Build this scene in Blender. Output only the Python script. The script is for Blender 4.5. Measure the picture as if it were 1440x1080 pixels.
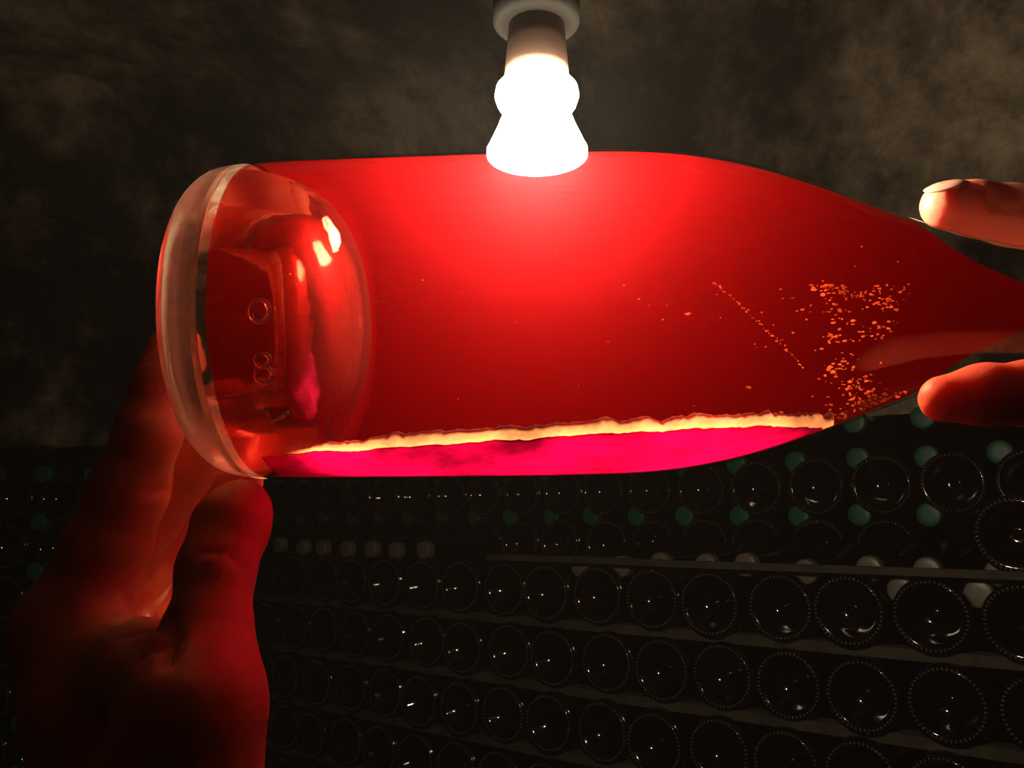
import bpy, bmesh, math, random
import numpy as np
from mathutils import Vector, Matrix, noise

R_ = math.radians
random.seed(7)
for o in list(bpy.data.objects):
    bpy.data.objects.remove(o)
C = bpy.context.scene.collection
SC = bpy.context.scene

# ------------------------------------------------------------------ camera, world, exposure
EYE = 0.69                      # eye height above the cellar floor
PITCH = R_(9.5)
F_PX = 1166.0                   # focal length for the 1440x1080 frame
cam_d = bpy.data.cameras.new('camera')
cam_d.sensor_fit = 'HORIZONTAL'
cam_d.sensor_width = 36.0
cam_d.lens = 36.0 * F_PX / 1440.0
cam_d.clip_start = 0.01
cam = bpy.data.objects.new('camera', cam_d)
C.objects.link(cam)
cam.location = (0, 0, EYE)
cam.rotation_euler = (math.pi / 2 + PITCH, 0, 0)
SC.camera = cam

world = bpy.data.worlds.new('cellar_dark')
SC.world = world
world.use_nodes = True
world.node_tree.nodes['Background'].inputs[0].default_value = (0.02, 0.015, 0.011, 1)
world.node_tree.nodes['Background'].inputs[1].default_value = 0.03
hz = world.node_tree.nodes.new('ShaderNodeVolumeScatter')      # added haze: stands in for lens glow by the lamp and lifts blacks
hz.inputs['Color'].default_value = (1.0, 0.92, 0.82, 1)
hz.inputs['Density'].default_value = 0.010
hz.inputs['Anisotropy'].default_value = 0.0
world.node_tree.links.new(hz.outputs[0], world.node_tree.nodes['World Output'].inputs['Volume'])

vs = SC.view_settings
vs.view_transform = 'Standard'
vs.look = 'None'
vs.gamma = 1.0
vs.exposure = 0.35
vs.use_curve_mapping = False
cy = SC.cycles
cy.max_bounces = 12
cy.transmission_bounces = 12
cy.glossy_bounces = 8
cy.diffuse_bounces = 3
cy.transparent_max_bounces = 24
cy.volume_bounces = 2
cy.blur_glossy = 0.3
cy.sample_clamp_indirect = 6.0
cy.use_denoising = True
cy.adaptive_threshold = 0.06
cy.adaptive_min_samples = 20

BULB_STRENGTH = 330.0


def P(u, v, z):
    """photograph pixel at a real depth (metres along the view axis) -> world point"""
    x = (u - 720.0) / F_PX * z
    y = (540.0 - v) / F_PX * z
    cp, sp = math.cos(PITCH), math.sin(PITCH)
    return Vector((x, z * cp - y * sp, EYE + z * sp + y * cp))


# ------------------------------------------------------------------ helpers
def mesh_obj(name, verts, faces, mat=None, parent=None, smooth=True):
    me = bpy.data.meshes.new(name)
    me.from_pydata([tuple(v) for v in verts], [], faces)
    me.update()
    if smooth:
        me.polygons.foreach_set('use_smooth', [True] * len(me.polygons))
    if mat:
        me.materials.append(mat)
    o = bpy.data.objects.new(name, me)
    C.objects.link(o)
    if parent:
        o.parent = parent
    return o


def empty(name, loc=(0, 0, 0), rot=None):
    o = bpy.data.objects.new(name, None)
    o.empty_display_size = 0.02
    C.objects.link(o)
    o.location = loc
    if rot is not None:
        o.rotation_euler = rot
    return o


def tag(o, label, cat, group=None):
    o['label'] = label
    o['category'] = cat
    if group:
        o['group'] = group
    return o


def struct(o, label=None, cat=None):
    o['kind'] = 'structure'
    if label:
        o['label'] = label
    if cat:
        o['category'] = cat
    return o


def lathe(profile, segs=48, closed_profile=False):
    """profile of (r, z) turned about local z; r == 0 ends become poles"""
    V, Fc, rings = [], [], []
    for r, z in profile:
        if r < 1e-7:
            rings.append([len(V)])
            V.append((0, 0, z))
        else:
            ring = []
            for k in range(segs):
                a = 2 * math.pi * k / segs
                ring.append(len(V))
                V.append((r * math.cos(a), r * math.sin(a), z))
            rings.append(ring)
    n = len(rings)
    for i in range(n if closed_profile else n - 1):
        a, b = rings[i], rings[(i + 1) % n]
        if len(a) == 1 and len(b) == 1:
            continue
        for k in range(segs):
            k2 = (k + 1) % segs
            if len(a) == 1:
                Fc.append((a[0], b[k2], b[k]))
            elif len(b) == 1:
                Fc.append((a[k], a[k2], b[0]))
            else:
                Fc.append((a[k], a[k2], b[k2], b[k]))
    return V, Fc


def box_vf(x0, x1, y0, y1, z0, z1):
    V = [(x, y, z) for z in (z0, z1) for y in (y0, y1) for x in (x0, x1)]
    Fc = [(0, 2, 3, 1), (4, 5, 7, 6), (0, 1, 5, 4), (2, 6, 7, 3), (0, 4, 6, 2), (1, 3, 7, 5)]
    return V, Fc


def tube_vf(pts, radii, segs=10):
    V, Fc = [], []
    pts = [Vector(p) for p in pts]
    prev = None
    for i, p in enumerate(pts):
        t = (pts[min(i + 1, len(pts) - 1)] - pts[max(i - 1, 0)]).normalized()
        if prev is None:
            a = t.orthogonal().normalized()
        else:
            a = (prev - t * prev.dot(t)).normalized()
        prev = a
        b = t.cross(a)
        r = radii[i] if hasattr(radii, '__len__') else radii
        for k in range(segs):
            an = 2 * math.pi * k / segs
            V.append(p + a * (r * math.cos(an)) + b * (r * math.sin(an)))
    for i in range(len(pts) - 1):
        for k in range(segs):
            k2 = (k + 1) % segs
            Fc.append((i * segs + k, i * segs + k2, (i + 1) * segs + k2, (i + 1) * segs + k))
    Fc.append(tuple(range(segs))[::-1])
    m = (len(pts) - 1) * segs
    Fc.append(tuple(range(m, m + segs)))
    return V, Fc


def smooth_profile(pts, n):
    """Catmull-Rom through control points"""
    out = []
    P_ = [pts[0]] + list(pts) + [pts[-1]]
    for i in range(1, len(P_) - 2):
        for j in range(n):
            t = j / n
            q = []
            for d in range(2):
                p0, p1, p2, p3 = P_[i - 1][d], P_[i][d], P_[i + 1][d], P_[i + 2][d]
                q.append(0.5 * (2 * p1 + (p2 - p0) * t + (2 * p0 - 5 * p1 + 4 * p2 - p3) * t * t + (3 * p1 - p0 - 3 * p2 + p3) * t ** 3))
            out.append(tuple(q))
    out.append(tuple(pts[-1]))
    return out


# ------------------------------------------------------------------ materials
def new_mat(name):
    m = bpy.data.materials.new(name)
    m.use_nodes = True
    nt = m.node_tree
    for n in list(nt.nodes):
        nt.nodes.remove(n)
    out = nt.nodes.new('ShaderNodeOutputMaterial')
    return m, nt, out


def principled(name, col, rough=0.5, metallic=0.0, **kw):
    m, nt, out = new_mat(name)
    b = nt.nodes.new('ShaderNodeBsdfPrincipled')
    b.inputs['Base Color'].default_value = (*col, 1)
    b.inputs['Roughness'].default_value = rough
    b.inputs['Metallic'].default_value = metallic
    for k, v in kw.items():
        b.inputs[k].default_value = v
    nt.links.new(b.outputs[0], out.inputs['Surface'])
    return m, nt, b


def noise_node(nt, scale, detail=6, rough=0.6, coord='Object'):
    tc = nt.nodes.new('ShaderNodeTexCoord')
    n = nt.nodes.new('ShaderNodeTexNoise')
    n.inputs['Scale'].default_value = scale
    n.inputs['Detail'].default_value = detail
    n.inputs['Roughness'].default_value = rough
    nt.links.new(tc.outputs[coord], n.inputs['Vector'])
    return n


def ramp(nt, src, stops):
    r = nt.nodes.new('ShaderNodeValToRGB')
    e = r.color_ramp.elements
    while len(e) < len(stops):
        e.new(0.5)
    for i, (p, c) in enumerate(stops):
        e[i].position = p
        e[i].color = (*c, 1)
    nt.links.new(src, r.inputs[0])
    return r


def bump(nt, src, b, strength, dist):
    n = nt.nodes.new('ShaderNodeBump')
    n.inputs['Strength'].default_value = strength
    n.inputs['Distance'].default_value = dist
    nt.links.new(src, n.inputs['Height'])
    nt.links.new(n.outputs[0], b.inputs['Normal'])


M = {}
# rock of the vault: brown-grey chalk with black mould patches
m, nt, b = principled('cellar_rock', (0.1, 0.08, 0.06), 0.9)
n1 = noise_node(nt, 2.6, 9, 0.62)
n2 = noise_node(nt, 11.0, 8, 0.65)
r1 = ramp(nt, n1.outputs[0], [(0.43, (0.035, 0.026, 0.016)), (0.50, (0.26, 0.20, 0.135)), (0.59, (0.66, 0.53, 0.37))])
r2 = ramp(nt, n2.outputs[0], [(0.36, (0.25, 0.25, 0.25)), (0.60, (1, 1, 1))])
mx = nt.nodes.new('ShaderNodeMix'); mx.data_type = 'RGBA'; mx.blend_type = 'MULTIPLY'
mx.inputs[0].default_value = 1.0
nt.links.new(r1.outputs[0], mx.inputs[6]); nt.links.new(r2.outputs[0], mx.inputs[7])
nt.links.new(mx.outputs[2], b.inputs['Base Color'])
bump(nt, n2.outputs[0], b, 0.6, 0.02)
M['rock'] = m
# packed earth floor
m, nt, b = principled('earth_floor', (0.03, 0.025, 0.02), 0.95)
n1 = noise_node(nt, 9, 8)
r1 = ramp(nt, n1.outputs[0], [(0.35, (0.015, 0.012, 0.009)), (0.65, (0.05, 0.04, 0.03))])
nt.links.new(r1.outputs[0], b.inputs['Base Color'])
M['floor'] = m
# weathered lath wood
m, nt, b = principled('lath_wood', (0.06, 0.05, 0.04), 0.85)
n1 = noise_node(nt, 40, 6)
r1 = ramp(nt, n1.outputs[0], [(0.3, (0.022, 0.018, 0.013)), (0.7, (0.06, 0.049, 0.036))])
nt.links.new(r1.outputs[0], b.inputs['Base Color'])
M['lath'] = m
# dark bottle glass
m, nt, b = principled('dark_bottle_glass', (0.0016, 0.0011, 0.0008), 0.09)
b.inputs['IOR'].default_value = 1.5
n1 = noise_node(nt, 60, 3)
r1 = ramp(nt, n1.outputs[0], [(0.3, (0.06, 0.06, 0.06)), (0.7, (0.13, 0.13, 0.13))])
nt.links.new(r1.outputs[0], b.inputs['Roughness'])
M['dark_glass'] = m
M['bead_glass'] = principled('knurled_glass', (0.12, 0.105, 0.09), 0.13, 0.6)[0]
M['green_cap'] = principled('green_cap', (0.002, 0.10, 0.055), 0.45)[0]
M['white_cap'] = principled('white_cap', (0.13, 0.115, 0.095), 0.4)[0]
# clear glass: thin wall of the bottle's body
m, nt, out = new_mat('clear_bottle_wall')
tr = nt.nodes.new('ShaderNodeBsdfTransparent'); tr.inputs[0].default_value = (0.97, 0.96, 0.93, 1)
gl = nt.nodes.new('ShaderNodeBsdfGlossy'); gl.inputs['Roughness'].default_value = 0.06
fr = nt.nodes.new('ShaderNodeFresnel'); fr.inputs[0].default_value = 1.45
ms = nt.nodes.new('ShaderNodeMixShader')
geo = nt.nodes.new('ShaderNodeNewGeometry')            # the wall reflects on its outer face only (inside lies wine, no air)
inv = nt.nodes.new('ShaderNodeMath'); inv.operation = 'SUBTRACT'; inv.inputs[0].default_value = 1.0
nt.links.new(geo.outputs['Backfacing'], inv.inputs[1])
mul = nt.nodes.new('ShaderNodeMath'); mul.operation = 'MULTIPLY'
nt.links.new(fr.outputs[0], mul.inputs[0]); nt.links.new(inv.outputs[0], mul.inputs[1])
nt.links.new(mul.outputs[0], ms.inputs[0]); nt.links.new(tr.outputs[0], ms.inputs[1]); nt.links.new(gl.outputs[0], ms.inputs[2])
nt.links.new(ms.outputs[0], out.inputs['Surface'])
M['wall_glass'] = m
# thick clear glass of the base
def base_glass(name, ior, glare_mix, rough=0.03):
    m, nt, out = new_mat(name)
    g = nt.nodes.new('ShaderNodeBsdfGlass')
    g.inputs['Color'].default_value = (0.97, 0.96, 0.90, 1)
    g.inputs['Roughness'].default_value = rough
    g.inputs['IOR'].default_value = ior
    nz = noise_node(nt, 55, 3)
    bp = nt.nodes.new('ShaderNodeBump'); bp.inputs['Strength'].default_value = 0.25; bp.inputs['Distance'].default_value = 0.002
    nt.links.new(nz.outputs[0], bp.inputs['Height']); nt.links.new(bp.outputs[0], g.inputs['Normal'])
    # cream veil mixed into the glass stands for lamp glare in the heel
    tl = nt.nodes.new('ShaderNodeBsdfTranslucent'); tl.inputs[0].default_value = (0.9, 0.86, 0.74, 1)
    df = nt.nodes.new('ShaderNodeBsdfDiffuse'); df.inputs[0].default_value = (0.9, 0.86, 0.74, 1)
    m1 = nt.nodes.new('ShaderNodeMixShader'); m1.inputs[0].default_value = 0.5
    nt.links.new(tl.outputs[0], m1.inputs[1]); nt.links.new(df.outputs[0], m1.inputs[2])
    n2 = noise_node(nt, 70, 2, 0.4)
    rr = ramp(nt, n2.outputs[0], [(0.25, (glare_mix * 0.6,) * 3), (0.75, (glare_mix,) * 3)])
    m2 = nt.nodes.new('ShaderNodeMixShader')
    nt.links.new(rr.outputs[0], m2.inputs[0]); nt.links.new(g.outputs[0], m2.inputs[1]); nt.links.new(m1.outputs[0], m2.inputs[2])
    nt.links.new(m2.outputs[0], out.inputs['Surface'])
    return m


M['base_glass'] = base_glass('clear_base_glass', 1.48, 0.34, 0.22)
M['mark_glass'] = base_glass('clear_mark_glass', 1.3, 0.02)
M['base_glass_dry'] = base_glass('clear_punt_glass', 1.48, 0.05, 0.12)
M['base_glass_wet'] = base_glass('clear_base_glass_against_wine', 1.10, 0.03)
# turbid pink wine
m, nt, out = new_mat('turbid_rose_wine')
sca = nt.nodes.new('ShaderNodeVolumeScatter')
sca.inputs['Color'].default_value = (1.0, 0.06, 0.10, 1)
sca.inputs['Density'].default_value = 2.8
sca.inputs['Anisotropy'].default_value = 0.4
ab = nt.nodes.new('ShaderNodeVolumeAbsorption')
ab.inputs['Color'].default_value = (0.78, 0.18, 0.08, 1)
ab.inputs['Density'].default_value = 26
ad = nt.nodes.new('ShaderNodeAddShader')
nt.links.new(sca.outputs[0], ad.inputs[0]); nt.links.new(ab.outputs[0], ad.inputs[1])
nt.links.new(ad.outputs[0], out.inputs['Volume'])
M['wine'] = m


def lees_mat(name, col, trans):
    m, nt, out = new_mat(name)
    d = nt.nodes.new('ShaderNodeBsdfDiffuse'); d.inputs[0].default_value = (*col, 1)
    t = nt.nodes.new('ShaderNodeBsdfTranslucent'); t.inputs[0].default_value = (*col, 1)
    x = nt.nodes.new('ShaderNodeMixShader'); x.inputs[0].default_value = trans
    nt.links.new(d.outputs[0], x.inputs[1]); nt.links.new(t.outputs[0], x.inputs[2])
    nt.links.new(x.outputs[0], out.inputs['Surface'])
    n1 = noise_node(nt, 45, 5)
    r1 = ramp(nt, n1.outputs[0], [(0.36, tuple(c * 0.35 for c in col)), (0.58, col)])
    nt.links.new(r1.outputs[0], d.inputs[0]); nt.links.new(r1.outputs[0], t.inputs[0])
    return m


M['lees'] = lees_mat('lees_pink_lit', (1.0, 0.06, 0.50), 0.85)  # pink of light through the wine put into the sediment colour
M['lit_edge'] = lees_mat('cream_lit_lees_edge', (1.0, 0.95, 0.45), 0.9)  # lamplit edge of the same sediment, its yellow put into the colour
M['flecks'] = lees_mat('orange_yeast_flecks', (1.0, 0.55, 0.30), 0.8)
# skin
m, nt, b = principled('skin', (0.72, 0.36, 0.26), 0.5)
b.inputs['Subsurface Weight'].default_value = 1.0
b.inputs['Subsurface Radius'].default_value = (1.0, 0.25, 0.12)
b.inputs['Subsurface Scale'].default_value = 0.007
n1 = noise_node(nt, 260, 4)
n2 = noise_node(nt, 40, 4)
r1 = ramp(nt, n2.outputs[0], [(0.3, (0.74, 0.25, 0.155)), (0.7, (0.84, 0.33, 0.21))])
nt.links.new(r1.outputs[0], b.inputs['Base Color'])
bump(nt, n1.outputs[0], b, 0.25, 0.0012)
M['skin'] = m
M['nail'] = principled('nail', (0.78, 0.36, 0.25), 0.3)[0]
# lamp
m, nt, out = new_mat('lit_bulb')
em = nt.nodes.new('ShaderNodeEmission')
em.inputs[0].default_value = (1.0, 0.80, 0.56, 1)
em.inputs[1].default_value = BULB_STRENGTH
nt.links.new(em.outputs[0], out.inputs['Surface'])
M['bulb'] = m
M['socket'] = principled('brown_socket', (0.09, 0.055, 0.04), 0.5)[0]
M['black'] = principled('black_rubber', (0.006, 0.0055, 0.005), 0.95)[0]
M['black'].node_tree.nodes['Principled BSDF'].inputs['Specular IOR Level'].default_value = 0.1

# ------------------------------------------------------------------ plan of the cellar
# the long stack runs along DIR, receding to the left; NRM faces the viewer
DIR = Vector((-0.788, 0.616, 0))
BACK = Vector((0.616, 0.788, 0))
P0 = Vector((0, 1.28, 0))


def on_stack(s, off, h):
    """s metres along the stack, off metres behind its front face, h above eye level"""
    p = P0 + DIR * s + BACK * off
    return Vector((p.x, p.y, EYE + h))


def s_at(u, off=0.0):
    """distance along the stack at which a photograph column meets the plane `off` behind the front"""
    k = (u - 720.0) / F_PX
    q = P0 + BACK * off
    # (q.x + DIR.x s) = k (q.y + DIR.y s)
    return (k * q.y - q.x) / (DIR.x - k * DIR.y)


def rough_grid(name, nu, nv, fn, mat, amp, freq, amp2=0.0):
    V, Fc = [], []
    for j in range(nv + 1):
        for i in range(nu + 1):
            p = Vector(fn(i / nu, j / nv))
            e = 1e-3
            du = Vector(fn(min(1, i / nu + e), j / nv)) - Vector(fn(max(0, i / nu - e), j / nv))
            dv = Vector(fn(i / nu, min(1, j / nv + e))) - Vector(fn(i / nu, max(0, j / nv - e)))
            nn = du.cross(dv)
            nn = nn.normalized() if nn.length > 1e-12 else Vector((0, 0, 1))
            d = amp * noise.fractal(p * freq, 1.0, 2.0, 5) + amp2 * noise.fractal(p * freq * 5 + Vector((9, 3, 1)), 0.9, 2.1, 4)
            V.append(p + nn * d)
    w = nu + 1
    for j in range(nv):
        for i in range(nu):
            a = j * w + i
            Fc.append((a, a + 1, a + w + 1, a + w))
    return mesh_obj(name, V, Fc, mat)


TOP_H = 0.175          # top of the upper stack above eye level
# barrel vault: springs behind the upper stack and passes over the viewer
def vault_fn(a, t):
    s = -2.2 + 5.6 * a
    ang = math.pi * t
    off = -1.02 + 1.30 * math.copysign(abs(math.cos(ang)) ** 0.45, math.cos(ang))
    h = TOP_H - 0.02 + 0.86 * math.sin(ang) ** 0.55
    return on_stack(s, off, h)

vault = rough_grid('ceiling', 190, 130, vault_fn, M['rock'], 0.05, 1.6, 0.02)
struct(vault)
wb = rough_grid('wall_back', 90, 30, lambda a, t: on_stack(-2.2 + 5.6 * a, 0.52, -EYE + (EYE + TOP_H + 0.02) * t), M['rock'], 0.012, 4)
struct(wb)
wl_ = rough_grid('trim_1', 90, 6, lambda a, t: on_stack(-2.2 + 5.6 * a, 0.27 + 0.25 * t, TOP_H + 0.01), M['rock'], 0.008, 4)
struct(wl_)
# stone ledge behind the lower stack that carries the back of the upper one
V, Fc = box_vf(0, 5.6, 0, 0.19, 0, EYE - 0.080)
led = mesh_obj('trim_2', V, Fc, M['rock'], smooth=False)
led.matrix_world = Matrix.Translation(on_stack(-2.2, 0.33, -EYE)) @ Matrix(((DIR.x, BACK.x, 0, 0), (DIR.y, BACK.y, 0, 0), (0, 0, 1, 0), (0, 0, 0, 1)))
struct(led)
fl = rough_grid('floor', 60, 60, lambda a, t: (-4 + 8 * a, -4 + 9 * t, 0), M['floor'], 0.004, 3)
struct(fl)
# end wall on the left, behind the small pile
LP_Y = 1.55
def left_fn(a, t):
    lean = min(1, max(0, (1.75 * t - EYE - 0.10) / 0.06))      # the rock bulges out above the pile and runs on into the vault
    x = -2.9 + (2.08 + 0.37 * lean) * a
    q = min(1, max(0, (x + 1.0) / 0.5)); q = q * q * (3 - 2 * q)
    return (x, LP_Y + 0.38 - 0.26 * lean + 0.62 * q * lean, 1.75 * t)
we = rough_grid('wall_left', 80, 80, left_fn, M['rock'], 0.05, 2.0, 0.02)
struct(we)

# ------------------------------------------------------------------ the lamp
LAMP_Z = 0.303
lamp = empty('hanging_lamp', P(755, 135, LAMP_Z))
tag(lamp, 'glowing bulb in a brown socket hanging behind the pink bottle', 'lamp')
PXL = LAMP_Z / F_PX
def lz(v):
    return (135 - v) * PXL
prof = [(0, lz(112)), (30 * PXL, lz(110)), (48 * PXL, lz(115)), (57 * PXL, lz(125)), (59 * PXL, lz(136)), (55 * PXL, lz(148)), (48 * PXL, lz(158)),
        (48 * PXL, lz(166)), (55 * PXL, lz(185)), (66 * PXL, lz(210)), (70 * PXL, lz(218)), (70 * PXL, lz(224)), (60 * PXL, lz(228)), (40 * PXL, lz(230)), (20 * PXL, lz(231)), (0, lz(231.5))]
V, Fc = lathe(prof[::-1], 36)
mesh_obj('bulb', V, Fc, M['bulb'], lamp)
prof = [(0, lz(20)), (34 * PXL, lz(20)), (40 * PXL, lz(28)), (42 * PXL, lz(60)), (45 * PXL, lz(95)), (46 * PXL, lz(109)), (0, lz(109.5))]
V, Fc = lathe(prof[::-1], 32)
sk = mesh_obj('socket', V, Fc, M['socket'], lamp)
prof = [(0, lz(-45)), (20 * PXL, lz(-45)), (52 * PXL, lz(-28)), (62 * PXL, lz(-18)), (62 * PXL, lz(22)), (56 * PXL, lz(28)), (30 * PXL, lz(29)), (0, lz(29))]
V, Fc = lathe(prof[::-1], 32)
mesh_obj('cap', V, Fc, M['black'], lamp)
V, Fc = tube_vf([(0, 0, lz(-40)), (0.004, 0.002, 0.2), (0.01, 0.004, 0.45), (0.0, 0.01, 0.85)], 0.0035, 8)
mesh_obj('cord', V, Fc, M['black'], lamp)

# ------------------------------------------------------------------ the bottle held up to the lamp
A = P(303, 455, 0.2335)
B = P(1300, 434.5, 0.2240)
axis = (B - A).normalized()
down = Vector((0, 0, -1))
down = (down - axis * down.dot(axis)).normalized()
side = axis.cross(down)          # local y
bottle = empty('clear_bottle')
tag(bottle, 'clear bottle of glowing turbid pink wine held sideways before the lamp', 'bottle')
bottle.matrix_world = Matrix(((down.x, side.x, axis.x, A.x), (down.y, side.y, axis.y, A.y), (down.z, side.z, axis.z, A.z), (0, 0, 0, 1)))

# outer radius along the axis (metres from the base)
OUT = [(0.009, 0.0433), (0.025, 0.0442), (0.06, 0.0444), (0.10, 0.0444), (0.125, 0.0434), (0.145, 0.0399), (0.165, 0.0337),
       (0.185, 0.0259), (0.205, 0.0194), (0.225, 0.0155), (0.245, 0.0143), (0.262, 0.0140), (0.282, 0.0140)]
body = [(r, z) for z, r in smooth_profile(OUT, 6)]
def r_out(z):
    for (r0, z0), (r1, z1) in zip(body, body[1:]):
        if z0 <= z <= z1:
            return r0 + (r1 - r0) * (z - z0) / (z1 - z0)
    return body[-1][0] if z > body[-1][1] else body[0][0]
lip = [(0.0150, 0.283), (0.0165, 0.2845), (0.0172, 0.288), (0.0165, 0.2915), (0.0145, 0.293), (0.0145, 0.300), (0.0135, 0.302), (0.0095, 0.302)]
V, Fc = lathe(body + lip, 96)
mesh_obj('glass_body', V, Fc, M['wall_glass'], bottle)
# base: one solid piece of glass with heel, bearing ring and deep punt
heel = smooth_profile([(0.0430, 0.0110), (0.0420, 0.0060), (0.0390, 0.0020), (0.0350, 0.0002), (0.0318, 0.0008), (0.0295, 0.0040)], 4)
punt_o = smooth_profile([(0.0295, 0.0040), (0.0290, 0.0110), (0.0280, 0.0200), (0.0262, 0.0285), (0.0160, 0.0345), (0.0, 0.0360)], 6)
punt_i = smooth_profile([(0.0, 0.0412), (0.0180, 0.0402), (0.0285, 0.0365), (0.0358, 0.0300), (0.0400, 0.0215), (0.0417, 0.0140), (0.0421, 0.0116), (0.0424, 0.0114), (0.0426, 0.0130)], 6)
prof = [(0.0432, 0.0130)] + heel[:-1] + punt_o + punt_i
V, Fc = lathe(prof, 96, True)
Fc = [f[::-1] for f in Fc]
base = mesh_obj('base', V, Fc, M['base_glass'], bottle)
base.data.materials.append(M['base_glass_wet'])
base.data.materials.append(M['base_glass_dry'])
n_dry = len(prof) - len(punt_i)
n_heel = len(heel) + 2
for i, f in enumerate(base.data.polygons):
    if i // 96 >= n_dry:
        f.material_index = 1
    elif i // 96 >= n_heel:
        f.material_index = 2
base['label'] = 'thick clear glass base with deep punt'
# raised mould marks on the lower wall: a ring, an 8 and an L
Minv = bottle.matrix_world.inverted()
o_loc = Minv @ Vector((0, 0, EYE))
def wall_point(u, v):
    d = (Minv.to_3x3() @ (P(u, v, 0.2) - Vector((0, 0, EYE)))).normalized()
    rr = 0.0440
    a_ = d.x ** 2 + d.y ** 2; b_ = 2 * (o_loc.x * d.x + o_loc.y * d.y); c_ = o_loc.x ** 2 + o_loc.y ** 2 - rr * rr
    t = (-b_ - math.sqrt(max(0, b_ * b_ - 4 * a_ * c_))) / (2 * a_)
    return o_loc + d * t
def mark(pix, rad, label):
    V, Fc = tube_vf([wall_point(u, v) for u, v in pix], rad, 8)
    o = mesh_obj('embossed_mark', V, Fc, M['mark_glass'], base)
    o['label'] = label
def arc(cu, cv, ru, rv, a0, a1, n=20):
    return [(cu + ru * math.cos(R_(a0 + (a1 - a0) * i / n)), cv + rv * math.sin(R_(a0 + (a1 - a0) * i / n))) for i in range(n + 1)]
mark(arc(365, 437, 13, 16, 0, 360, 28), 0.0006, 'raised ring mark in the glass')
mark(arc(369, 506, 10, 9, 0, 360, 20) , 0.0005, 'upper loop of a raised figure 8 in the glass')
mark(arc(371, 527, 12, 11, 0, 360, 20), 0.0005, 'lower loop of a raised figure 8 in the glass')
mark([(374, 574), (379, 589), (383, 594), (394, 588), (405, 580)], 0.0005, 'raised letter L in the glass')
# wine
WT = 0.0008
wine_out = []
for i in range(56):
    z = 0.0142 + (0.232 - 0.0142) * i / 55
    taper = min(1.0, max(0.0, (0.236 - z) / 0.046)) ** 0.8          # wine narrowed off so its shape gives the neck's shade
    wine_out.append((max(0.001, (r_out(z) - WT) * taper), z))
wine_in = smooth_profile([(0.0, 0.0424), (0.020, 0.0415), (0.0308, 0.0388), (0.0382, 0.0340), (0.0415, 0.0280), (0.0426, 0.0215), (0.0430, 0.0150)], 5)
prof = wine_in + wine_out + [(0.0, 0.2330)]
V, Fc = lathe(prof, 72)
Fc = [f[::-1] for f in Fc]
wine = mesh_obj('wine', V, Fc, M['wine'], bottle)

# lees lying along the lower side: a lens of sediment below a slightly tilted plane
def r_in(z):
    return r_out(z) - WT - 0.0003
def plane_h(z):
    return 0.0392 - (z - 0.02) * (0.0392 - 0.0325) / (0.167 - 0.02)
NS, NA = 150, 28
topV, botV, edge_near, edge_far = [], [], [], []
z0, z1 = 0.0200, 0.1705
for i in range(NS + 1):
    z = z0 + (z1 - z0) * i / NS
    r = r_in(z)
    h = plane_h(z) + 0.0005 * noise.fractal(Vector((z * 120, 3, 1)), 1, 2, 4) + 0.00025 * noise.fractal(Vector((z * 900, 3, 6)), 1, 2, 3)
    h = min(h, r * 0.9995)
    ph = math.acos(max(-1, min(1, h / r)))
    if i in (0, NS):
        ph = 0.02
    tr, br = [], []
    for k in range(NA + 1):
        a = -ph + 2 * ph * k / NA
        br.append((r * math.cos(a), r * math.sin(a), z))
        w = r * math.sin(a)
        hh = r * math.cos(ph) + 0.0008 * noise.noise(Vector((w * 300, z * 300, 5))) * (1 - abs(2 * k / NA - 1))
        tr.append((min(hh, r * math.cos(a)), w, z))
    topV.append(tr); botV.append(br)
V = [p for r in topV for p in r] + [p for r in botV for p in r]
off = (NS + 1) * (NA + 1)
Fc = []
for i in range(NS):
    for k in range(NA):
        a = i * (NA + 1) + k
        Fc.append((a, a + 1, a + NA + 2, a + NA + 1))
        Fc.append((off + a, off + a + NA + 1, off + a + NA + 2, off + a + 1))
lees = mesh_obj('lees', V, Fc, M['lees'], bottle)
lees['label'] = 'pink-lit sediment settled along the lower side'
sgn = 1 if (bottle.matrix_world.to_3x3() @ Vector((0, 1, 0))).y < 0 else -1   # which local side faces the viewer
kk = NA if sgn > 0 else 0
pts, rad = [], []
for i in range(4, NS - 1):
    x, y, z = topV[i][kk]
    w = 0.00120 + 0.0005 * noise.fractal(Vector((z * 220, 7, 2)), 1, 2, 3)
    w = max(0.0004, w) * min(1, (i - 3) / 30)
    q = Vector((x, y, z)); rad_dir = Vector((x, y, 0)).normalized()
    pts.append(q - rad_dir * (w + 0.0002) - Vector((0.0004, 0, 0)))
    rad.append(w)
V, Fc = [], []
NC = 7
for i, (p, w) in enumerate(zip(pts, rad)):          # half tube left open so lamplight crosses one layer and the edge glows
    for k in range(NC + 1):
        an = math.pi * (k / NC) - math.pi / 2
        rr = w * (1 + 0.25 * noise.noise(Vector((p.z * 900, k * 0.7, 4))))
        V.append(p + Vector((-1.5 * rr * math.sin(an), sgn * rr * math.cos(an) * 0.7, 0)))
for i in range(len(pts) - 1):
    for k in range(NC):
        a0 = i * (NC + 1) + k
        Fc.append((a0, a0 + 1, a0 + NC + 2, a0 + NC + 1))
cr = mesh_obj('lit_edge', V, Fc, M['lit_edge'], lees)
cr['label'] = 'glowing cream-yellow upper edge of the sediment'

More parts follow.
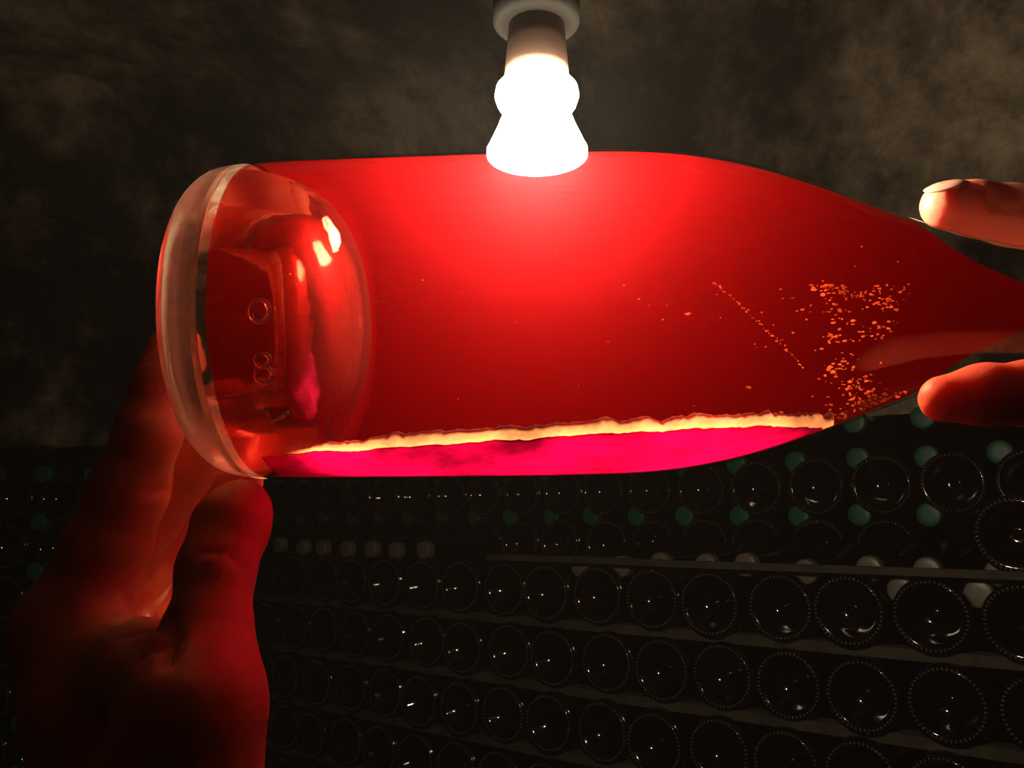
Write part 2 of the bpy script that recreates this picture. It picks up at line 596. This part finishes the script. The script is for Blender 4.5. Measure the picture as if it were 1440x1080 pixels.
# yeast flecks clinging to the near wall by the shoulder
def near_wall(u, v, inset=0.0016):
    d = (Minv.to_3x3() @ (P(u, v, 0.2) - Vector((0, 0, EYE)))).normalized()
    t = 0.14
    while t < 0.32:
        q = o_loc + d * t
        if 0.01 < q.z < 0.28 and math.hypot(q.x, q.y) < r_out(q.z) - inset:
            return q
        t += 0.0004
    return None
rng = random.Random(3)
bm = bmesh.new()
spots = []
for cu, cv, su, sv, n in ((1163, 406, 12, 5, 16), (1205, 413, 16, 5, 14), (1248, 420, 14, 10, 22), (1180, 440, 14, 12, 10), (1235, 465, 16, 8, 12), (1180, 476, 14, 5, 8),
                          (1205, 542, 16, 6, 18), (1225, 565, 28, 9, 46), (1255, 560, 16, 6, 22), (1190, 585, 10, 5, 16), (1180, 512, 8, 8, 8), (1140, 480, 60, 50, 22), (780, 430, 260, 110, 40)):
    for _ in range(n if n == 40 else 2 * n):
        spots.append((cu + rng.gauss(0, su), cv + rng.gauss(0, sv), rng.uniform(0.00010, 0.00038) if n != 40 else rng.uniform(0.0001, 0.0002)))
for i in range(46):                                   # a thin trailing thread
    t = i / 45
    spots.append((1005 + 125 * t + rng.gauss(0, 1.2), 398 + 105 * t + 14 * t * t + rng.gauss(0, 1.5), rng.uniform(0.0001, 0.00026)))
for u, v, r in spots:
    q = near_wall(u, v)
    if q is None:
        continue
    g = bmesh.ops.create_icosphere(bm, subdivisions=1, radius=r, matrix=Matrix.Translation(q) @ Matrix.Rotation(rng.uniform(0, 6), 4, 'Z') @ Matrix.Diagonal((1, rng.uniform(0.3, 0.8), rng.uniform(0.8, 2.2), 1)))
    for w in g['verts']:
        w.co += Vector((rng.gauss(0, 1), rng.gauss(0, 1), rng.gauss(0, 1))) * r * 0.25
me = bpy.data.meshes.new('yeast_flecks'); bm.to_mesh(me); bm.free()
me.materials.append(M['flecks'])
fk = bpy.data.objects.new('yeast_flecks', me); C.objects.link(fk); fk.parent = bottle
fk['kind'] = 'stuff'; fk['label'] = 'orange flecks of yeast clinging near the shoulder'

# ------------------------------------------------------------------ stacked bottles
ORD = ['first', 'second', 'third', 'fourth', 'fifth', 'sixth', 'seventh', 'eighth', 'ninth', 'tenth', 'eleventh', 'twelfth', 'thirteenth',
       'fourteenth', 'fifteenth', 'sixteenth', 'seventeenth', 'eighteenth', 'nineteenth', 'twentieth', 'twenty-first', 'twenty-second',
       'twenty-third', 'twenty-fourth', 'twenty-fifth', 'twenty-sixth', 'twenty-seventh', 'twenty-eighth', 'twenty-ninth', 'thirtieth']
# dark bottle: local +z runs from the base (z = 0) to the mouth
SOUT = [(0.004, 0.0385), (0.008, 0.0412), (0.03, 0.0417), (0.12, 0.0418), (0.135, 0.0405), (0.155, 0.0355), (0.175, 0.0280), (0.195, 0.0212), (0.22, 0.0160), (0.27, 0.0142), (0.285, 0.0142)]
prof_out = [(r, z) for z, r in smooth_profile(SOUT, 3)]
punt = [(0.0, 0.0172), (0.0014, 0.0176), (0.0024, 0.0190), (0.0036, 0.0212), (0.006, 0.0217), (0.012, 0.0203), (0.018, 0.0165), (0.024, 0.0105), (0.029, 0.0045), (0.0325, 0.0010), (0.0350, 0.0), (0.0375, 0.0012)]
dark_v, dark_f = lathe(punt + prof_out + [(0.0158, 0.287), (0.0158, 0.294), (0.0140, 0.296), (0.014, 0.305), (0.0, 0.305)], 40)
dark_f = [f[::-1] for f in dark_f]
dark_me = bpy.data.meshes.new('bottle_body')
dark_me.from_pydata(dark_v, [], dark_f); dark_me.update()
dark_me.polygons.foreach_set('use_smooth', [True] * len(dark_me.polygons))
dark_me.materials.append(M['dark_glass'])
# knurled bearing ring: a circle of small raised beads
bm = bmesh.new()
NB = 48
for k in range(NB):
    a = 2 * math.pi * k / NB
    bmesh.ops.create_uvsphere(bm, u_segments=8, v_segments=6, radius=0.0018,
                              matrix=Matrix.Translation((0.0362 * math.cos(a), 0.0362 * math.sin(a), 0.0003)) @ Matrix.Rotation(a, 4, 'Z') @ Matrix.Diagonal((1.15, 0.85, 0.8, 1)))
bead_me = bpy.data.meshes.new('knurled_ring')
bm.to_mesh(bead_me); bm.free()
bead_me.polygons.foreach_set('use_smooth', [True] * len(bead_me.polygons))
bead_me.materials.append(M['bead_glass'])
# crown cap over the mouth
def cap_mesh(name, mat, r):
    V, Fc = lathe([(r * 0.97, 0.290), (r, 0.293), (r, 0.305), (r * 0.985, 0.3080), (r * 0.93, 0.3096), (r * 0.85, 0.3102), (r * 0.4, 0.3104), (0, 0.3104)], 28)
    me = bpy.data.meshes.new(name)
    me.from_pydata(V, [], Fc); me.update()
    me.polygons.foreach_set('use_smooth', [True] * len(me.polygons))
    me.materials.append(mat)
    return me
green_me = cap_mesh('cap', M['green_cap'], 0.0158)
white_me = cap_mesh('cap', M['white_cap'], 0.0150)


def stack_bottle(pos, zdir, label, group, cap=None):
    """pos: the end that faces out; base outward, or the capped mouth outward when a cap mesh is given"""
    out_first = cap is None
    zd = zdir if out_first else -zdir
    e = bpy.data.objects.new('wine_bottle', None)
    e.empty_display_size = 0.02
    C.objects.link(e)
    p = pos if out_first else pos + zdir * 0.310
    q = zd.to_track_quat('Z', 'Y') @ Matrix.Rotation(random.uniform(0, 6.28), 3, 'Z').to_quaternion()
    e.rotation_mode = 'QUATERNION'
    e.rotation_quaternion = q
    e.location = p
    tag(e, label, 'bottle', group)
    bd = bpy.data.objects.new('bottle_body', dark_me); C.objects.link(bd); bd.parent = e
    if out_first:
        kr = bpy.data.objects.new('knurled_ring', bead_me); C.objects.link(kr); kr.parent = e
    else:
        cp = bpy.data.objects.new('cap', cap); C.objects.link(cp); cp.parent = e
    return e


def jit(a):
    return random.uniform(-a, a)


SP = 0.0850
S_A = s_at(1307)
ROWS = [-0.100 - 0.0905 * k for k in range(7)]
for r, h in enumerate(ROWS):
    shift = (0.012, 0.004, 0.012, 0.02, 0.006, 0.016, 0.01)[r]
    for c in range(-2, 19):
        s = S_A + c * SP + shift + jit(0.0025)
        d = (BACK + Vector((0, 0, jit(0.02))) + DIR * jit(0.015)).normalized()
        stack_bottle(on_stack(s, jit(0.006), h + jit(0.0015)), d,
                     'dark bottle lying base-out, %s row under the long lath, %s from right' % (ORD[r], ORD[c + 2]),
                     'bottles lying base-out under the long lath')
# one more bottle on top of that stack at the right edge
s_ex = s_at(1418)
stack_bottle(on_stack(s_ex, -0.004, -0.012), BACK, 'dark bottle base-out resting alone on top of the long lath at right', 'bottles lying base-out under the long lath')
# white caps behind the top lath
wu = [(1390, 0), (1290, 0), (1210, 0), (1122, -0.006), (1040, 0), (985, -0.002), (922, -0.002), (868, -0.008), (812, -0.010)]
wl_u = [596, 556, 523, 489, 455, 428, 396, 366, 338]
n = 0
for u, dh in wu:
    s = s_at(u, 0.016)
    stack_bottle(on_stack(s, 0.016, -0.0525 + dh), BACK, 'bottle neck with white cap behind the long top lath, %s from right' % ORD[n], 'white-capped necks along the top lath', white_me)
    n += 1
for u in wl_u:
    s = s_at(u, 0.016)
    stack_bottle(on_stack(s, 0.016, -0.046 + jit(0.003)), BACK, 'bottle neck with white cap behind the long top lath, %s from right' % ORD[n], 'white-capped necks along the top lath', white_me)
    n += 1
for k, u in enumerate((1362, 1257)):
    s = s_at(u, 0.03)
    stack_bottle(on_stack(s, 0.012, -0.075), BACK, 'bottle neck with white cap between top-row bases, %s from right' % ORD[k], 'white-capped necks between the top-row bases', white_me)

# laths between the rows
def lath(name, s0, s1, off0, off1, h0, h1, label, wav=0.0):
    V, Fc = [], []
    N = 48
    for i in range(N + 1):
        s = s0 + (s1 - s0) * i / N
        dz = wav * noise.noise(Vector((s * 3.1, h0 * 9, 2)))
        do = wav * noise.noise(Vector((s * 2.3, h0 * 7, 8)))
        for (of, hh) in ((off0, h0), (off1, h0), (off1, h1), (off0, h1)):
            V.append(on_stack(s, of + do, hh + dz))
    for i in range(N):
        for k in range(4):
            k2 = (k + 1) % 4
            Fc.append((4 * i + k, 4 * i + k2, 4 * i + 4 + k2, 4 * i + 4 + k))
    Fc.append((3, 2, 1, 0)); Fc.append((4 * N, 4 * N + 1, 4 * N + 2, 4 * N + 3))
    o = mesh_obj(name, V, Fc, M['lath'], smooth=False)
    tag(o, label, 'lath', 'wooden laths of the bottle stack')
    return o
S0, S1 = s_at(1600), s_at(200)
lath('wooden_lath', S0, s_at(690), -0.010, 0.006, -0.0570, -0.0485, 'long grey wooden lath along the top of the bottle stack', 0.002)
for r in range(6):
    hm = (ROWS[r] + ROWS[r + 1]) / 2
    lath('wooden_lath', S0, S1, 0.016, 0.045, hm - 0.0062, hm + 0.0062, 'wooden lath between the %s and %s rows of bottle bases' % (ORD[r], ORD[r + 1]), 0.002)

# upper stack, set further back, green caps in the gaps
U_OFF = 0.176
su = s_at(1335, U_OFF)
UR = [0.051, -0.034]
for r, h in enumerate(UR):
    for c in range(-2, 19):
        s = su + c * 0.0868 + jit(0.002)
        if r == 1 and c <= 0:
            continue
        stack_bottle(on_stack(s, U_OFF + jit(0.004), h + jit(0.001)), BACK,
                     'dark bottle base-out in rear upper stack, %s row from top, %s from right' % (ORD[r], ORD[c + 2]),
                     'bottles lying base-out in the rear upper stack')
sg = s_at(1297, U_OFF)
for r, h in enumerate((0.138, 0.0870, 0.0105)):
    for c in range(-1, 18):
        s = sg + c * 0.0868 + jit(0.002)
        stack_bottle(on_stack(s, U_OFF + 0.012 + jit(0.004), h + jit(0.001)), BACK,
                     'green-capped bottle neck in rear upper stack, %s cap row from top, %s from right' % (ORD[r], ORD[c + 1]),
                     'green-capped necks in the rear upper stack', green_me)
# small pile at the left edge, facing the viewer
FWD = Vector((0.10, 1, 0)).normalized()
for r in range(8):
    h = 0.044 - 0.088 * r
    if h < -EYE + 0.04:
        break
    for c in range(5):
        x = -0.745 - 0.0875 * c + jit(0.002)
        y = LP_Y - 0.1 * (x + 0.745) * -1
        pos = Vector((x, y + jit(0.004), EYE + h + jit(0.001)))
        stack_bottle(pos, FWD, 'dark bottle base-out in pile at left edge, %s row from top, %s from right' % (ORD[r], ORD[c]), 'bottles lying base-out in the left pile')
        pos = Vector((x - 0.044, y + 0.012, EYE + h + 0.045))
        stack_bottle(pos, FWD, 'green-capped bottle neck in pile at left edge, %s row from top, %s from right' % (ORD[r], ORD[c]), 'green-capped necks in the left pile', green_me)

# ------------------------------------------------------------------ hands (smooth blended volumes turned into one skin surface)
def surface_nets(Fd, org, h):
    ins = Fd < 0
    nx, ny, nz = Fd.shape
    c = np.zeros((nx - 1, ny - 1, nz - 1), np.int8)
    for i in (0, 1):
        for j in (0, 1):
            for k in (0, 1):
                c += ins[i:nx - 1 + i, j:ny - 1 + j, k:nz - 1 + k]
    act = (c > 0) & (c < 8)
    idx = np.full(act.shape, -1, np.int64)
    cells = np.argwhere(act)
    idx[act] = np.arange(len(cells))
    acc = np.zeros((len(cells), 3)); cnt = np.zeros(len(cells))
    corners = [(i, j, k) for i in (0, 1) for j in (0, 1) for k in (0, 1)]
    for a in corners:
        for ax in range(3):
            if a[ax]:
                continue
            b = list(a); b[ax] = 1
            va = Fd[cells[:, 0] + a[0], cells[:, 1] + a[1], cells[:, 2] + a[2]]
            vb = Fd[cells[:, 0] + b[0], cells[:, 1] + b[1], cells[:, 2] + b[2]]
            x = (va < 0) != (vb < 0)
            t = np.where(x, va / np.where(x, va - vb, 1), 0)
            q = np.tile(np.array(a, float), (len(cells), 1)); q[:, ax] += t
            acc[x] += q[x]; cnt[x] += 1
    V = (cells + acc / cnt[:, None]) * h + np.array(org)
    faces = []
    for ax in range(3):
        sl0 = [slice(None)] * 3; sl1 = [slice(None)] * 3
        sl0[ax] = slice(0, -1); sl1[ax] = slice(1, None)
        s0, s1 = ins[tuple(sl0)], ins[tuple(sl1)]
        e = np.argwhere(s0 != s1)
        o1, o2 = [(1, 2), (2, 0), (0, 1)][ax]
        ok = (e[:, o1] > 0) & (e[:, o2] > 0) & (e[:, o1] < Fd.shape[o1] - 1) & (e[:, o2] < Fd.shape[o2] - 1)
        e = e[ok]
        d1 = np.zeros(3, int); d1[o1] = 1
        d2 = np.zeros(3, int); d2[o2] = 1
        g = lambda q: idx[q[:, 0], q[:, 1], q[:, 2]]
        quad = np.stack([g(e - d1 - d2), g(e - d2), g(e), g(e - d1)], 1)
        flip = ~s0[e[:, 0], e[:, 1], e[:, 2]]
        quad[flip] = quad[flip][:, ::-1]
        faces.append(quad)
    return V, np.concatenate(faces)


class Field:
    def __init__(self, pts, h, pad=0.02):
        lo = np.min(pts, 0) - pad; hi = np.max(pts, 0) + pad
        self.h, self.org = h, lo
        n = np.ceil((hi - lo) / h).astype(int) + 1
        self.X = np.stack(np.meshgrid(*[lo[i] + h * np.arange(n[i]) for i in range(3)], indexing='ij'), -1).astype(np.float32)
        self.shape = tuple(n)

    def cone(self, a, b, ra, rb, m=0.014):
        """distance to a tapered capsule, worked out only in the box around it"""
        a = np.array(a, np.float32); b = np.array(b, np.float32)
        rm = max(ra, rb) + m
        i0 = np.clip(((np.minimum(a, b) - rm - self.org) / self.h).astype(int), 0, None)
        i1 = np.minimum(((np.maximum(a, b) + rm - self.org) / self.h).astype(int) + 2, self.shape)
        sl = tuple(slice(int(p), int(q)) for p, q in zip(i0, i1))
        ab = b - a
        w = self.X[sl] - a
        t = np.clip((w @ ab) / float(ab @ ab), 0, 1)
        w = w - t[..., None] * ab
        return sl, np.sqrt(np.einsum('...i,...i->...', w, w)) - (ra + (rb - ra) * t)


def smin(a, b, k):
    h = np.maximum(k - np.abs(a - b), 0) / k
    return np.minimum(a, b) - h * h * k * 0.25


def smax(a, b, k):
    return -smin(-a, -b, k)


FAR = 0.05


def chain(fd, joints, k=0.004, D=None):
    if D is None:
        D = np.full(fd.shape, FAR, np.float32)
    for (p, r), (q, r2) in zip(joints, joints[1:]):
        sl, c = fd.cone(p, q, r, r2)
        D[sl] = smin(D[sl], c, k)
    return D


def build_hand(name, palm, fingers, creases, h, label, kp=0.012, kf=0.008):
    allp = [tuple(p) for g in palm + fingers for p, r in g]
    fd = Field(np.array(allp), h, 0.034)
    D = np.full(fd.shape, FAR, np.float32)
    for seg in palm:
        chain(fd, seg, kp, D)
    res = None
    for f in fingers:
        d = smin(D, chain(fd, f), kf)
        res = d if res is None else np.minimum(res, d)
    D = res
    zs = np.arange(0.10, 0.34, 0.0005)
    for pix, rad, dep in creases:
        pts = []
        for u, v in pix:
            ray = np.array([P(u, v, float(z)) for z in zs])
            ii = np.rint((ray - fd.org) / h).astype(int)
            ok = ((ii >= 0) & (ii < np.array(fd.shape))).all(1)
            val = np.where(ok, D[tuple(np.clip(ii, 0, np.array(fd.shape) - 1).T)], FAR)
            hit = np.argmax(val < 0.0002)
            if val[hit] < 0.0002:
                pts.append(ray[hit])
        for a, b in zip(pts, pts[1:]):
            sl, q = fd.cone(a, b, rad, rad, 0.006)
            D[sl] = smax(D[sl], -q, dep)
    V, Fq = surface_nets(D, fd.org, h)
    me = bpy.data.meshes.new(name)
    me.from_pydata(V.tolist(), [], Fq.tolist()); me.update()
    me.polygons.foreach_set('use_smooth', [True] * len(me.polygons))
    me.materials.append(M['skin'])
    o = bpy.data.objects.new(name, me)
    C.objects.link(o)
    sm = o.modifiers.new('soften', 'SMOOTH'); sm.factor = 0.5; sm.iterations = 2
    tag(o, label, 'hand')
    return o


def px(r, z):
    return r * z / F_PX


mm = 0.001
# ---- hand under the base of the bottle
def J(u, v, z, r):
    """joint of the supporting hand: the forearm comes towards the viewer"""
    z2 = z - 0.004 - max(0.0, v - 690) * 0.85e-4
    return (P(u, v, z2), r * mm * z2 / z)


thumb = [J(282, 985, .214, 14.2), J(294, 885, .214, 10.1), J(304, 800, .215, 9.3), J(326, 738, .218, 9.4), J(339, 716, .220, 7.8)]
index = [J(92, 880, .245, 12.5), J(150, 770, .238, 11.5), J(181, 690, .232, 10.2), J(210, 605, .231, 8.4), J(226, 535, .233, 6.9), J(233, 492, .234, 5.3)]
middle = [J(100, 890, .258, 12), J(165, 790, .256, 10.5), J(208, 725, .252, 9.3), J(255, 668, .250, 8.2), J(288, 622, .250, 6.8)]
ring = [J(120, 920, .272, 11), J(185, 830, .272, 9.6), J(235, 765, .266, 8.6), J(290, 712, .262, 7.8), J(340, 676, .258, 6.6)]
little = [J(150, 960, .284, 10), J(205, 880, .286, 8.4), J(250, 815, .284, 7.4), J(300, 765, .280, 6.8), J(345, 725, .276, 5.8)]
palm = [
    [J(92, 880, .245, 12.5), J(130, 1000, .245, 16), J(190, 1150, .252, 20)],
    [J(100, 890, .258, 12), J(150, 1010, .262, 15), J(205, 1150, .266, 19)],
    [J(120, 920, .272, 11), J(175, 1030, .276, 14), J(220, 1160, .275, 18)],
    [J(150, 960, .284, 10), J(200, 1060, .286, 13), J(235, 1170, .280, 16)],
    [J(280, 985, .214, 14), J(258, 1080, .222, 17.5), J(215, 1190, .250, 21)],
    [J(150, 905, .240, 10), J(200, 935, .228, 9), J(262, 985, .212, 11.5)],
    [J(205, 1160, .262, 24), J(215, 1330, .275, 25), J(225, 1600, .300, 31)],
]
creases = [   # photograph polylines, laid onto the skin where the view meets it
    ([(283, 778), (305, 774), (325, 782), (342, 797), (350, 800)], 0.6 * mm, 1.2 * mm),
    ([(318, 764), (336, 774), (352, 786)], 0.5 * mm, 1.1 * mm),
    ([(180, 806), (192, 800), (206, 802)], 0.9 * mm, 1.6 * mm),
    ([(176, 838), (190, 830), (207, 834)], 0.9 * mm, 1.6 * mm),
    ([(172, 872), (195, 858), (222, 862)], 0.9 * mm, 1.6 * mm),
    ([(176, 898), (205, 888), (232, 880), (240, 872)], 0.9 * mm, 1.6 * mm),
    ([(195, 925), (220, 908), (238, 888), (243, 870)], 1.0 * mm, 1.8 * mm),
    ([(236, 930), (241, 900), (244, 872)], 1.2 * mm, 2.2 * mm),
    ([(205, 700), (222, 690), (236, 690)], 0.6 * mm, 1.6 * mm),
]
hand_l = build_hand('hand', palm, [thumb, index, middle, ring, little], creases, 1.0 * mm,
                    'red-lit hand gripping the base of the glowing bottle from below')

# ---- hand at the neck, thumb above and forefinger below
thumb2 = [(P(1620, 350, .240), 13 * mm), (P(1505, 318, .252), 10.2 * mm), (P(1420, 302, .258), 8.8 * mm), (P(1370, 293, .259), 8.0 * mm), (P(1329, 289, .259), 7.3 * mm)]
index2 = [(P(1660, 560, .228), 12 * mm), (P(1560, 556, .206), 9.4 * mm), (P(1450, 553, .195), 7.2 * mm), (P(1385, 555, .193), 6.6 * mm), (P(1327, 561, .193), 5.5 * mm)]
middle2 = [(P(1700, 500, .268), 12 * mm), (P(1580, 470, .268), 9.4 * mm), (P(1530, 440, .262), 8.4 * mm), (P(1480, 425, .262), 7.2 * mm)]
ring2 = [(P(1745, 540, .262), 11.5 * mm), (P(1650, 530, .262), 9 * mm), (P(1580, 510, .258), 8 * mm), (P(1530, 490, .254), 7 * mm)]
little2 = [(P(1790, 500, .255), 10 * mm), (P(1805, 555, .222), 8 * mm), (P(1780, 540, .198), 7 * mm), (P(1750, 490, .190), 6 * mm)]
palm2 = [
    [(P(1660, 560, .240), 12 * mm), (P(1740, 480, .275), 15 * mm), (P(1880, 430, .290), 19 * mm)],
    [(P(1700, 540, .246), 12 * mm), (P(1780, 470, .278), 15 * mm), (P(1890, 430, .290), 19 * mm)],
    [(P(1745, 520, .252), 11.5 * mm), (P(1810, 460, .278), 14 * mm), (P(1890, 430, .290), 18 * mm)],
    [(P(1790, 500, .257), 10 * mm), (P(1840, 460, .278), 13 * mm), (P(1890, 440, .290), 17 * mm)],
    [(P(1620, 350, .240), 12.5 * mm), (P(1710, 370, .258), 16 * mm), (P(1860, 420, .285), 19 * mm)],
    [(P(1640, 380, .262), 10 * mm), (P(1690, 480, .275), 12 * mm), (P(1690, 530, .262), 10 * mm)],
    [(P(1890, 430, .290), 22 * mm), (P(2060, 450, .320), 24 * mm), (P(2350, 520, .37), 29 * mm)],
]
creases2 = []
for k, u in enumerate((1384, 1394, 1405, 1417, 1430)):
    creases2.append(([(u - 8, 262), (u + 2, 272), (u + 8, 284), (u + 8, 296)], 0.7 * mm, 1.4 * mm))
creases2.append(([(1352, 259), (1346, 266), (1343, 276)], 0.8 * mm, 1.5 * mm))
hand_r = build_hand('hand', palm2, [thumb2, index2, middle2, ring2, little2], creases2, 1.0 * mm,
                    'hand holding the bottle neck with brightly lit thumb on top')

V, Fc = lathe([(0, -0.0012), (0.004, -0.0010), (0.0062, -0.0003), (0.0066, 0.0), (0.0062, 0.0004), (0.004, 0.0012), (0, 0.0015)], 20)
nail = mesh_obj('nail', V, Fc, M['nail'], hand_r)
nz_ = Vector((-0.25, -0.45, 0.86)).normalized()
nx_ = (P(1330, 289, .259) - P(1420, 302, .258)).normalized()
nx_ = (nx_ - nz_ * nx_.dot(nz_)).normalized()
ny_ = nz_.cross(nx_)
c0 = P(1333, 289, .259) + nz_ * 0.0060
nail.matrix_world = Matrix(((nx_.x, ny_.x * 0.8, nz_.x, c0.x), (nx_.y, ny_.y * 0.8, nz_.y, c0.y), (nx_.z, ny_.z * 0.8, nz_.z, c0.z), (0, 0, 0, 1)))
